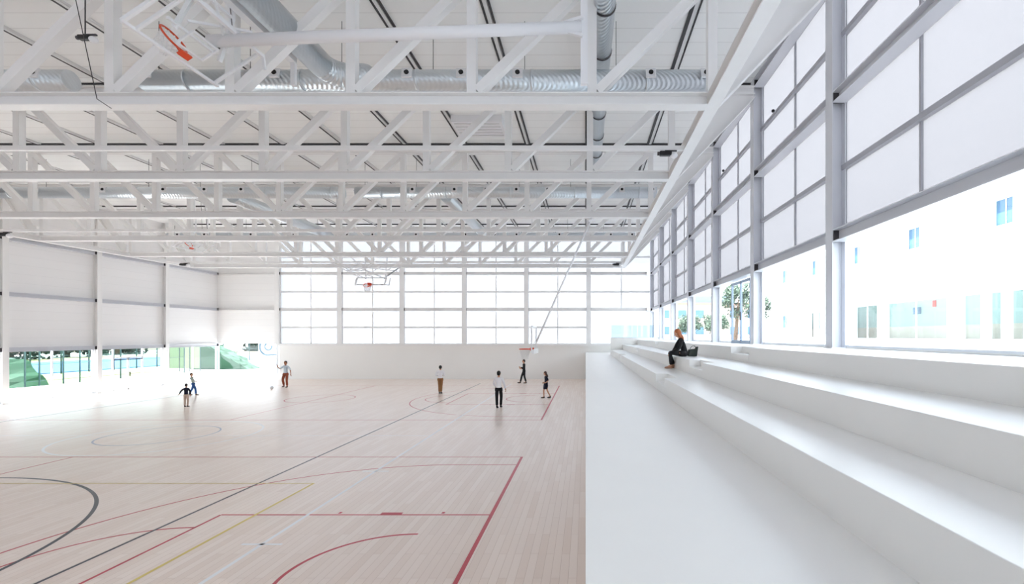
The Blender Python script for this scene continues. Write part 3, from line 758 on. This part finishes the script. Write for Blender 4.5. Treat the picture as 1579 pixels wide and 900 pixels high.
# tall fence between bank and court
fe = empty('court_fence', (-39.4, 34, 0), label='tall green metal fence along the outdoor court outside the left glazing', cat='fence')
for yy in (0, .9, 1.7, 2.5, 3.7, 5.2, 7.0, 9.0, 11.2, 13.5): MB().tube((0, yy, 0), (0, yy, 4.2), .05, 8).build('fence_post', 'greenpost', fe)
MB().box(-.02, .02, 0, 13.5, .35, .39).box(-.02, .02, 0, 13.5, 1.55, 1.58).box(-.02, .02, 0, 13.5, 4.1, 4.15).build('fence_rail', 'greenpost', fe)
MB().face([(0, 0, 0), (0, 13.5, 0), (0, 13.5, 4.1), (0, 0, 4.1)]).build('fence_mesh', 'mesh', fe)
fe = empty('court_fence', (-50.4, 33.5, 0), label='second green fence farther back at the edge of the blue court', cat='fence')
for i in range(22): MB().tube((0, i*2.6, 0), (0, i*2.6, 3.6), .06, 8).build('fence_post', 'greenpost', fe)
MB().box(-.03, .03, 0, 54.6, .1, .16).box(-.03, .03, 0, 54.6, 1.7, 1.75).box(-.03, .03, 0, 54.6, 3.55, 3.6).build('fence_rail', 'greenpost', fe)
fe = empty('court_fence', (-42.6, 49.5, 0), label='pale green windscreen fence outside behind the two children', cat='fence')
MB().box(0, 3.2, -.01, .01, .3, 3.4).build('windscreen', 'screen', fe)
for xx in range(0, 4): MB().tube((xx*1.06, -.03, 0), (xx*1.06, -.03, 3.6), .04, 8).build('fence_post', 'greenpost', fe)
for i, (x, y, h, r) in enumerate([(-78, 50, 9, 4.5), (-84, 62, 10, 5.5), (-88, 74, 10, 5), (-90, 84, 9, 5), (-92, 95, 9.5, 5), (-86, 108, 11, 6), (-78, 118, 10, 5.5), (-68, 124, 10, 5), (-74, 40, 8, 4)]):
    tree(x, y, 0, h, r, 'dark green tree beyond the outdoor court, %s from the left' % ORD[i], 'leaf', 20+i, grp='trees beyond the outdoor court', trunk=-.08)
lb = empty('low_building', (-116, 80, 0), label='distant pinkish wall and houses behind the outdoor court', cat='building')
MB().box(-3, 3, -60, 60, 0, 2.6).build('wall', 'pinkwall', lb); MB().box(-3.2, 3.2, -60, 60, 2.6, 2.9).build('roof', 'tile', lb)
# white wall with a swirl mark
ww = empty('painted_wall', (-38, 60, 0), label='white outdoor wall with a grey curled mark seen in the far left corner', cat='wall')
MB().box(-2.6, 14, 0, .3, 0, 4.4).build('wall_face', 'facade', ww)
m = MB()
def arcv(m, cx, cz, r, a0, a1, w):
    for i in range(30):
        t0, t1 = math.radians(a0+(a1-a0)*i/30), math.radians(a0+(a1-a0)*(i+1)/30)
        P = [(cx+rr*math.cos(t), cz+rr*math.sin(t)) for t, rr in ((t0, r-w/2), (t0, r+w/2), (t1, r+w/2), (t1, r-w/2))]
        m.poly(P, 'y', -.02, 0.0)
arcv(m, -1.4, 2.25, 1.0, 150, 290, .22); arcv(m, -1.35, 2.3, .42, 120, 380, .2)
m.bar((-1.05, -.01, 1.3), (-.2, -.01, 1.3), .02, .2)
m.build('curled_mark', 'greymark', ww)

# ------------------------------------------------------------------ people
def skin_mesh(verts, edges, root=0, sub=2):
    me = bpy.data.meshes.new('tmp'); me.from_pydata([v[0] for v in verts], edges, [])
    o = bpy.data.objects.new('tmp', me); COL.objects.link(o)
    sk = o.modifiers.new('s', 'SKIN'); sk.use_smooth_shade = True; sk.branch_smoothing = .6
    for i, v in enumerate(verts):
        r = v[1]; d = me.skin_vertices[0].data[i]
        d.radius = (r, r) if not isinstance(r, tuple) else r; d.use_root = (i == root)
    if sub: o.modifiers.new('d', 'SUBSURF').levels = sub; o.modifiers['d'].render_levels = sub
    dg = bpy.context.evaluated_depsgraph_get(); ev = o.evaluated_get(dg); out = bpy.data.meshes.new_from_object(ev)
    bpy.data.objects.remove(o); bpy.data.meshes.remove(me)
    return out
def person(label, loc, rz, H, J, cl, sk='skin', hairm=None, name='person', cat='person'):
    """J: joints for 1.75 m: facing +y, x to the person's right. cl: clothing dict."""
    s = H/1.75
    e = empty(name, loc, rz, label=label, cat=cat); e.scale = (s, s, s)
    D = dict(pel=(0, 0, .95), waist=(0, 0, 1.08), chest=(0, 0, 1.28), neckb=(0, 0, 1.45), neck=(0, .01, 1.52), head=(0, .02, 1.63),
             hipR=(.09, 0, .90), kneeR=(.1, .02, .5), ankR=(.1, 0, .09), toeR=(.11, .15, .03),
             hipL=(-.09, 0, .90), kneeL=(-.1, .02, .5), ankL=(-.1, 0, .09), toeL=(-.11, .15, .03),
             shR=(.17, 0, 1.41), elR=(.23, -.03, 1.13), wrR=(.24, .04, .89), haR=(.24, .06, .80),
             shL=(-.17, 0, 1.41), elL=(-.23, -.03, 1.13), wrL=(-.24, .04, .89), haL=(-.24, .06, .80))
    D.update(J); V = {k: Vector(v) for k, v in D.items()}
    V['belt'] = V['pel'].lerp(V['waist'], .85); V['skull'] = V['head']+Vector((0, 0, -.02)); V['collar'] = V['neckb'].lerp(V['neck'], .35)
    def chain(spec, edges, g=0.0, sub=2):
        ks = list(spec); idx = {k: i for i, k in enumerate(ks)}
        return skin_mesh([(V[k], tuple(r+g for r in spec[k]) if isinstance(spec[k], tuple) else spec[k]+g) for k in ks], [(idx[a], idx[b]) for a, b in edges], 0, sub)
    body = dict(pel=(.1, .075), waist=(.105, .075), chest=(.125, .085), neckb=(.07, .06), neck=.05, skull=.05, hipR=.07, kneeR=.056, ankR=.038, toeR=.032,
                hipL=.07, kneeL=.056, ankL=.038, toeL=.032, shR=.058, elR=.04, wrR=.027, haR=.03, shL=.058, elL=.04, wrL=.027, haL=.03)
    ed = [('pel', 'waist'), ('waist', 'chest'), ('chest', 'neckb'), ('neckb', 'neck'), ('neck', 'skull'), ('pel', 'hipR'), ('hipR', 'kneeR'), ('kneeR', 'ankR'), ('ankR', 'toeR'),
          ('pel', 'hipL'), ('hipL', 'kneeL'), ('kneeL', 'ankL'), ('ankL', 'toeL'), ('chest', 'shR'), ('shR', 'elR'), ('elR', 'wrR'), ('wrR', 'haR'),
          ('chest', 'shL'), ('shL', 'elL'), ('elL', 'wrL'), ('wrL', 'haL')]
    if 'legs' in cl: body.update(pel=.05, waist=.07, hipR=.05, hipL=.05)
    bm = bmesh.new(); bm.from_mesh(chain(body, ed))
    body.update(pel=(.1, .075), waist=(.105, .075), hipR=.07, hipL=.07)
    mb = MB(); mb.bm.free(); mb.bm = bm
    # head with face
    hd = V['head']; fd = (V['toeR']-V['ankR']+V['toeL']-V['ankL']); fd.z = 0; fd.normalize()
    if 'look' in J: fd = Vector(J['look']).normalized()
    axis = (hd-V['neck']).normalized(); sd = fd.cross(axis).normalized(); fd = axis.cross(sd).normalized()
    Rm = Matrix((sd, fd, axis)).transposed().to_4x4()
    P = lambda x, y, z: hd+sd*x+fd*y+axis*z
    mb.ball(P(0, 0, .02), .084, .102, .114, 20, Rm); mb.ball(P(0, .025, -.06), .06, .068, .066, 14, Rm)
    mb.ball(P(0, .108, -.012), .012, .018, .024, 8, Rm); mb.ball(P(0, .095, -.066), .026, .01, .01, 8, Rm)
    for q in (-1, 1): mb.ball(P(.086*q, -.005, -.005), .012, .022, .034, 8, Rm)
    mb.tube(V['neck'], P(0, 0, -.03), .05, 12)
    # hands: palm, four fingers, thumb
    for side, sg in (('R', 1), ('L', -1)):
        w, h = V['wr'+side], V['ha'+side]; d = (h-w).normalized()
        ref = Vector((0, 1, 0)) if abs(d.y) < .8 else Vector((0, 0, 1))
        a = d.cross(ref).normalized(); b = a.cross(d)          # b across the palm
        mb.ball((w+h)/2+d*.02, .04, .016, .055, 10, Matrix((b, a, d)).transposed().to_4x4())
        for i, ln in enumerate((.062, .072, .068, .052)):
            p0 = h+d*.01+b*(.027-.018*i); curl = a*-.006*(1+i*.3)
            p1 = p0+d*ln*.5+curl; p2 = p1+d*ln*.5+curl*3.5
            mb.tube(p0-d*.02, p1, .0092, 8, .0085); mb.ball(p1, .0088, seg=8); mb.tube(p1, p2, .0085, 8, .007); mb.ball(p2, .0072, seg=8)
        t0 = w+d*.03+b*.03; t1 = t0+d*.03+b*.025; t2 = t1+d*.03+b*.004
        mb.tube(t0, t1, .012, 8, .0105); mb.ball(t1, .0105, seg=8); mb.tube(t1, t2, .0105, 8, .008); mb.ball(t2, .008, seg=8)
    bo = mb.build('body', sk, e)
    ey = MB()
    for q in (-1, 1): ey.ball(P(.033*q, .092, .012), .011, .007, .006, 8, Rm)
    ey.build('eyes', 'dark', e)
    # clothes
    def cloth(nm, spec, edges, m, g):
        me = chain(spec, edges, g); me.materials.append(M[m]); o = bpy.data.objects.new(nm, me); COL.objects.link(o); o.parent = e
        return o
    if 'top' in cl:
        sp_ = {k: body[k] for k in ('waist', 'chest', 'neckb', 'pel', 'shR', 'elR', 'shL', 'elL')}; eg = [('waist', 'chest'), ('chest', 'neckb'), ('pel', 'waist'), ('chest', 'shR'), ('shR', 'elR'), ('chest', 'shL'), ('shL', 'elL')]
        if cl.get('sleeve', 1):
            sp_['wrR'] = .028; sp_['wrL'] = .028; eg += [('elR', 'wrR'), ('elL', 'wrL')]
        sp_.update(neckb=(.085, .075), collar=.058, chest=(.15, .105), waist=(.125, .092), pel=(.142, .112), shR=.066, shL=.066); eg.append(('neckb', 'collar')); body['waist'] = body['waist']
        sp_ = {k: sp_[k] for k in ['waist'] + [q for q in sp_ if q != 'waist']}
        cloth('shirt' if cl['topname'] is None else cl['topname'], sp_, eg, cl['top'], .02)
    if 'legs' in cl:
        sp_ = dict(pel=(.135, .108), hipR=.096, hipL=.096, kneeR=.066, kneeL=.066); sp_['belt'] = (.112, .08); eg = [('pel', 'belt'), ('pel', 'hipR'), ('hipR', 'kneeR'), ('pel', 'hipL'), ('hipL', 'kneeL')]
        if not cl.get('shorts'): sp_['ankR'] = .056; sp_['ankL'] = .056; eg += [('kneeR', 'ankR'), ('kneeL', 'ankL')]
        tro = cloth('trousers', sp_, eg, cl['legs'], .012)
        q = MB(); q.bm.from_mesh(tro.data); q.ball(V['pel'].lerp((V['hipR']+V['hipL'])/2, .5), .158, .118, .105, 20)
        for h_ in ('hipR', 'hipL'): q.ball(V[h_], .098, seg=16); q.ball(V[h_].lerp(V['knee'+h_[-1]], .14), .097, seg=16)
        q.bm.to_mesh(tro.data); q.bm.free()
    if 'skirt' in cl:
        m = MB(); pz = V['waist']; bz = (V['kneeR']+V['kneeL'])/2+Vector((0, 0, .1))
        n = 20; prof = [(0, .12), (.25, .16), (.6, .18), (1, .17)]; rows_ = []
        for t, r in prof:
            c = pz.lerp(bz, t); rows_.append([m.bm.verts.new(c+Vector((r*math.cos(2*PI*i/n), r*.85*math.sin(2*PI*i/n), 0))) for i in range(n)])
        for a, b in zip(rows_, rows_[1:]):
            for i in range(n): m.bm.faces.new((a[i], a[(i+1) % n], b[(i+1) % n], b[i])).smooth = True
        m.bm.faces.new(rows_[-1]); m.bm.faces.new(rows_[0]); m.build('skirt', cl['skirt'], e)
    if 'shoes' in cl:
        for q in ('R', 'L'):
            a, t = V['ank'+q], V['toe'+q]; d = (t-a); back = a-Vector((d.x, d.y, 0)).normalized()*.04
            m = MB(); ft = Vector((d.x, d.y, 0)).normalized()
            Rf = Matrix((ft.cross(Vector((0, 0, 1))), ft, Vector((0, 0, 1)))).transposed().to_4x4()
            c = (Vector((a.x, a.y, t.z))+t)/2; c.z = max(t.z, .03)
            m.ball(c+ft*.01, .045, .14, .04, 14, Rf); m.tube(a-Vector((0, 0, .05)), a+Vector((0, 0, .01)), .045, 12); m.build('shoe', cl['shoes'], e)
    # hair
    hm = MB(); hm.ball(P(0, -.018, .042), .093, .105, .102, 20, Rm); hm.ball(P(0, -.042, -.01), .086, .076, .083, 16, Rm)
    if cl.get('longhair'):
        for q in (-1, 0, 1): hm.ball(P(.045*q, -.055 if q == 0 else -.03, -.09), .045, .045, .13, 14, Rm)
        hm.ball(P(0, -.07, -.17), .085, .05, .12, 14, Rm); hm.ball(P(0, -.03, .0), .1, .1, .11, 16, Rm) if 'look' in J else None
        for q in (-1, 1): hm.ball(P(.082*q, -.012, -.05), .022, .045, .11, 12, Rm)
    hm.build('hair', cl['hair'], e)
    return e
M['hair_black'] = mat('black_hair', (18, 16, 16), 0.6); M['hair_brown'] = mat('brown_hair', (70, 40, 28), 0.6, noise=.2, nscale=40)
M['hair_red'] = mat('auburn_hair', (158, 88, 44), 0.55, noise=.25, nscale=40); M['hair_dark'] = mat('dark_brown_hair', (46, 34, 30), .6)
M['c_black'] = mat('black_cloth', (20, 20, 23), .85); M['c_navy'] = mat('navy_cloth', (22, 26, 48), .85, noise=.1, nscale=10)
M['c_white'] = mat('white_cloth', (236, 236, 240), .85); M['c_pale'] = mat('pale_blue_cloth', (200, 212, 220), .85)
M['c_rust'] = mat('rust_cloth', (150, 78, 52), .85); M['c_tan'] = mat('tan_cloth', (146, 104, 66), .85); M['c_jeans'] = mat('denim', (52, 92, 150), .85, noise=.1, nscale=10)
M['c_grey'] = mat('grey_cloth', (170, 180, 172), .85); M['c_beige'] = mat('beige_cloth', (206, 186, 170), .85); M['shoe_dark'] = mat('dark_leather', (52, 46, 46), .5)
M['c_sand'] = mat('tan_leather', (172, 130, 105), .6)
def G(px, py): d = py-518; return ((px-903)*EYE/d, 746*EYE/d, 0)

person('child in navy sweater and beige trousers standing with one arm held out', G(287, 627), .1, 1.16,
       dict(elL=(-.36, 0, 1.22), wrL=(-.5, .03, 1.0), haL=(-.55, .04, .93), elR=(.27, .03, 1.17), wrR=(.24, .1, .95), haR=(.23, .13, .87), kneeR=(.11, .03, .5), kneeL=(-.11, .03, .5), head=(0, .02, 1.66)),
       dict(top='c_navy', topname='sweater', legs='c_beige', shoes='shoe_dark', hair='hair_dark'))
person('young person in blue jeans and grey top leaning behind the navy sweater child', G(298, 609), -PI/2+.3, 1.36,
       dict(chest=(0, -.08, 1.26), neckb=(0, -.12, 1.42), neck=(0, -.13, 1.49), head=(0, -.12, 1.61), shR=(.17, -.1, 1.38), shL=(-.17, -.1, 1.38), elR=(.22, .08, 1.2), wrR=(.2, .25, 1.1), haR=(.2, .33, 1.08),
            elL=(-.22, -.2, 1.15), wrL=(-.22, -.1, .95), haL=(-.22, -.06, .87), kneeR=(.1, .18, .52), ankR=(.1, .22, .09), toeR=(.11, .36, .03), kneeL=(-.1, -.1, .5), ankL=(-.1, -.3, .14), toeL=(-.11, -.17, .03)),
       dict(top='c_grey', topname='top', legs='c_jeans', shoes='shoe_dark', hair='hair_brown'))
person('man in pale shirt and rust trousers walking forward with one arm bent up', G(440.5, 597), PI, 1.84,
       dict(elR=(.3, .12, 1.25), wrR=(.38, .25, 1.38), haR=(.38, .27, 1.46), elL=(-.27, -.06, 1.14), wrL=(-.33, -.02, .92), haL=(-.34, 0, .83),
            kneeL=(-.08, .02, .5), kneeR=(.1, .16, .52), ankR=(.11, .02, .16), toeR=(.12, .14, .06)),
       dict(top='c_pale', topname='shirt', legs='c_rust', shoes='shoe_dark', hair='hair_dark', sleeve=0), sk='skin2')
person('man in white shirt and tan trousers standing with forearms folded, seen near the centre', G(679, 606.5), .1, 1.75,
       dict(elR=(.27, -.02, 1.16), wrR=(.14, .16, 1.12), haR=(.06, .18, 1.12), elL=(-.27, -.02, 1.16), wrL=(-.14, .16, 1.1), haL=(-.06, .18, 1.1), kneeR=(.06, .02, .5), ankR=(.05, 0, .09), toeR=(.07, .15, .03), kneeL=(-.06, 0, .5), ankL=(-.05, -.02, .09), toeL=(-.07, .13, .03)),
       dict(top='c_white', topname='shirt', legs='c_tan', shoes='shoe_dark', hair='hair_black'))
person('man in white shirt and black trousers walking away, seen from behind', G(769, 628.5), -.1, 1.84,
       dict(kneeR=(.09, .12, .52), ankR=(.06, .14, .09), toeR=(.06, .29, .03), kneeL=(-.09, -.02, .5), ankL=(-.05, -.12, .11), toeL=(-.05, .02, .03), elR=(.27, -.02, 1.14), wrR=(.31, .06, .92), haR=(.32, .09, .84), elL=(-.25, .02, 1.16), wrL=(-.2, .18, 1.0), haL=(-.18, .24, .95)),
       dict(top='c_white', topname='shirt', legs='c_black', shoes='c_black', hair='hair_black'))
person('man in black suit striding to the left near the far wall', G(808, 590.5), PI/2+.25, 1.8,
       dict(kneeR=(.09, .16, .52), ankR=(.09, .26, .09), toeR=(.1, .41, .04), kneeL=(-.09, -.02, .5), ankL=(-.09, -.14, .1), toeL=(-.1, .0, .03), elR=(.24, .02, 1.14), wrR=(.2, .24, 1.14), haR=(.18, .31, 1.18), elL=(-.24, -.02, 1.14), wrL=(-.2, .2, 1.08), haL=(-.18, .28, 1.1)),
       dict(top='c_black', topname='jacket', legs='c_black', shoes='c_black', hair='hair_dark'))
person('girl with brown hair in a navy dress walking to the left beside the red line', G(842, 613.5), PI/2+.3, 1.55,
       dict(head=(0, .05, 1.62), kneeR=(.08, .14, .5), ankR=(.08, .12, .09), toeR=(.08, .26, .03), kneeL=(-.08, -.06, .5), ankL=(-.08, -.26, .14), toeL=(-.08, -.13, .05), elR=(.24, -.08, 1.14), wrR=(.2, .08, 1.0), haR=(.18, .16, .98), elL=(-.24, -.08, 1.14), wrL=(-.2, .1, 1.02), haL=(-.16, .18, 1.02)),
       dict(top='c_navy', topname='dress_top', skirt='c_navy', shoes='shoe_dark', hair='hair_brown', longhair=1, sleeve=0))
# seated woman on the second tier, facing the court; local +y -> world -x
wy = 14.75
person('woman with long auburn hair in black clothes sitting on the middle tier of the grandstand', (2.62, wy, TZ[1]), PI/2, 1.68,
       dict(pel=(0, -.42, .47), waist=(0, -.41, .60), chest=(0, -.34, .80), neckb=(0, -.27, .95), neck=(0, -.24, 1.01), head=(0, -.19, 1.11), look=(0, 1, -.35),
            hipR=(.1, -.38, .46), kneeR=(.12, .06, .50), ankR=(.1, -.08, .10), toeR=(.11, .08, .03),
            hipL=(-.1, -.38, .46), kneeL=(-.1, .06, .50), ankL=(-.09, .02, .10), toeL=(-.1, .17, .03),
            shR=(.17, -.28, .90), elR=(.2, -.16, .64), wrR=(.1, -.02, .46), haR=(.06, .03, .39),
            shL=(-.17, -.28, .90), elL=(-.2, -.2, .64), wrL=(-.08, -.02, .52), haL=(-.04, .05, .46)),
       dict(top='c_black', topname='jumper', legs='c_black', shoes='c_sand', hair='hair_red', longhair=1))
M['bag'] = mat('dark_green_fabric', (50, 58, 52), .85, noise=.15, nscale=12)
bgm = empty('shoulder_bag', (3.26, wy+.05, TZ[2]+.01), label='dark green bag standing behind the seated woman', cat='bag')
MB().poly([(-.14, 0), (.12, 0), (.16, .3), (.1, .22), (-.1, .2)], 'y', -.14, .14).build('bag_body', 'bag', bgm, bevel=.02)
MB().ring((.02, 0, .22), (1, 0, .3), (0, 0, 1), .09, .01).build('strap', 'bag', bgm)
x, y, _ = G(419, 600)
b = MB().ball((0, 0, 0), .12, seg=20).build('sports_ball', 'white', off=None); b.location = (x, y, .12); tag(b, 'small white ball lying on the floor near the man in rust trousers', 'ball')
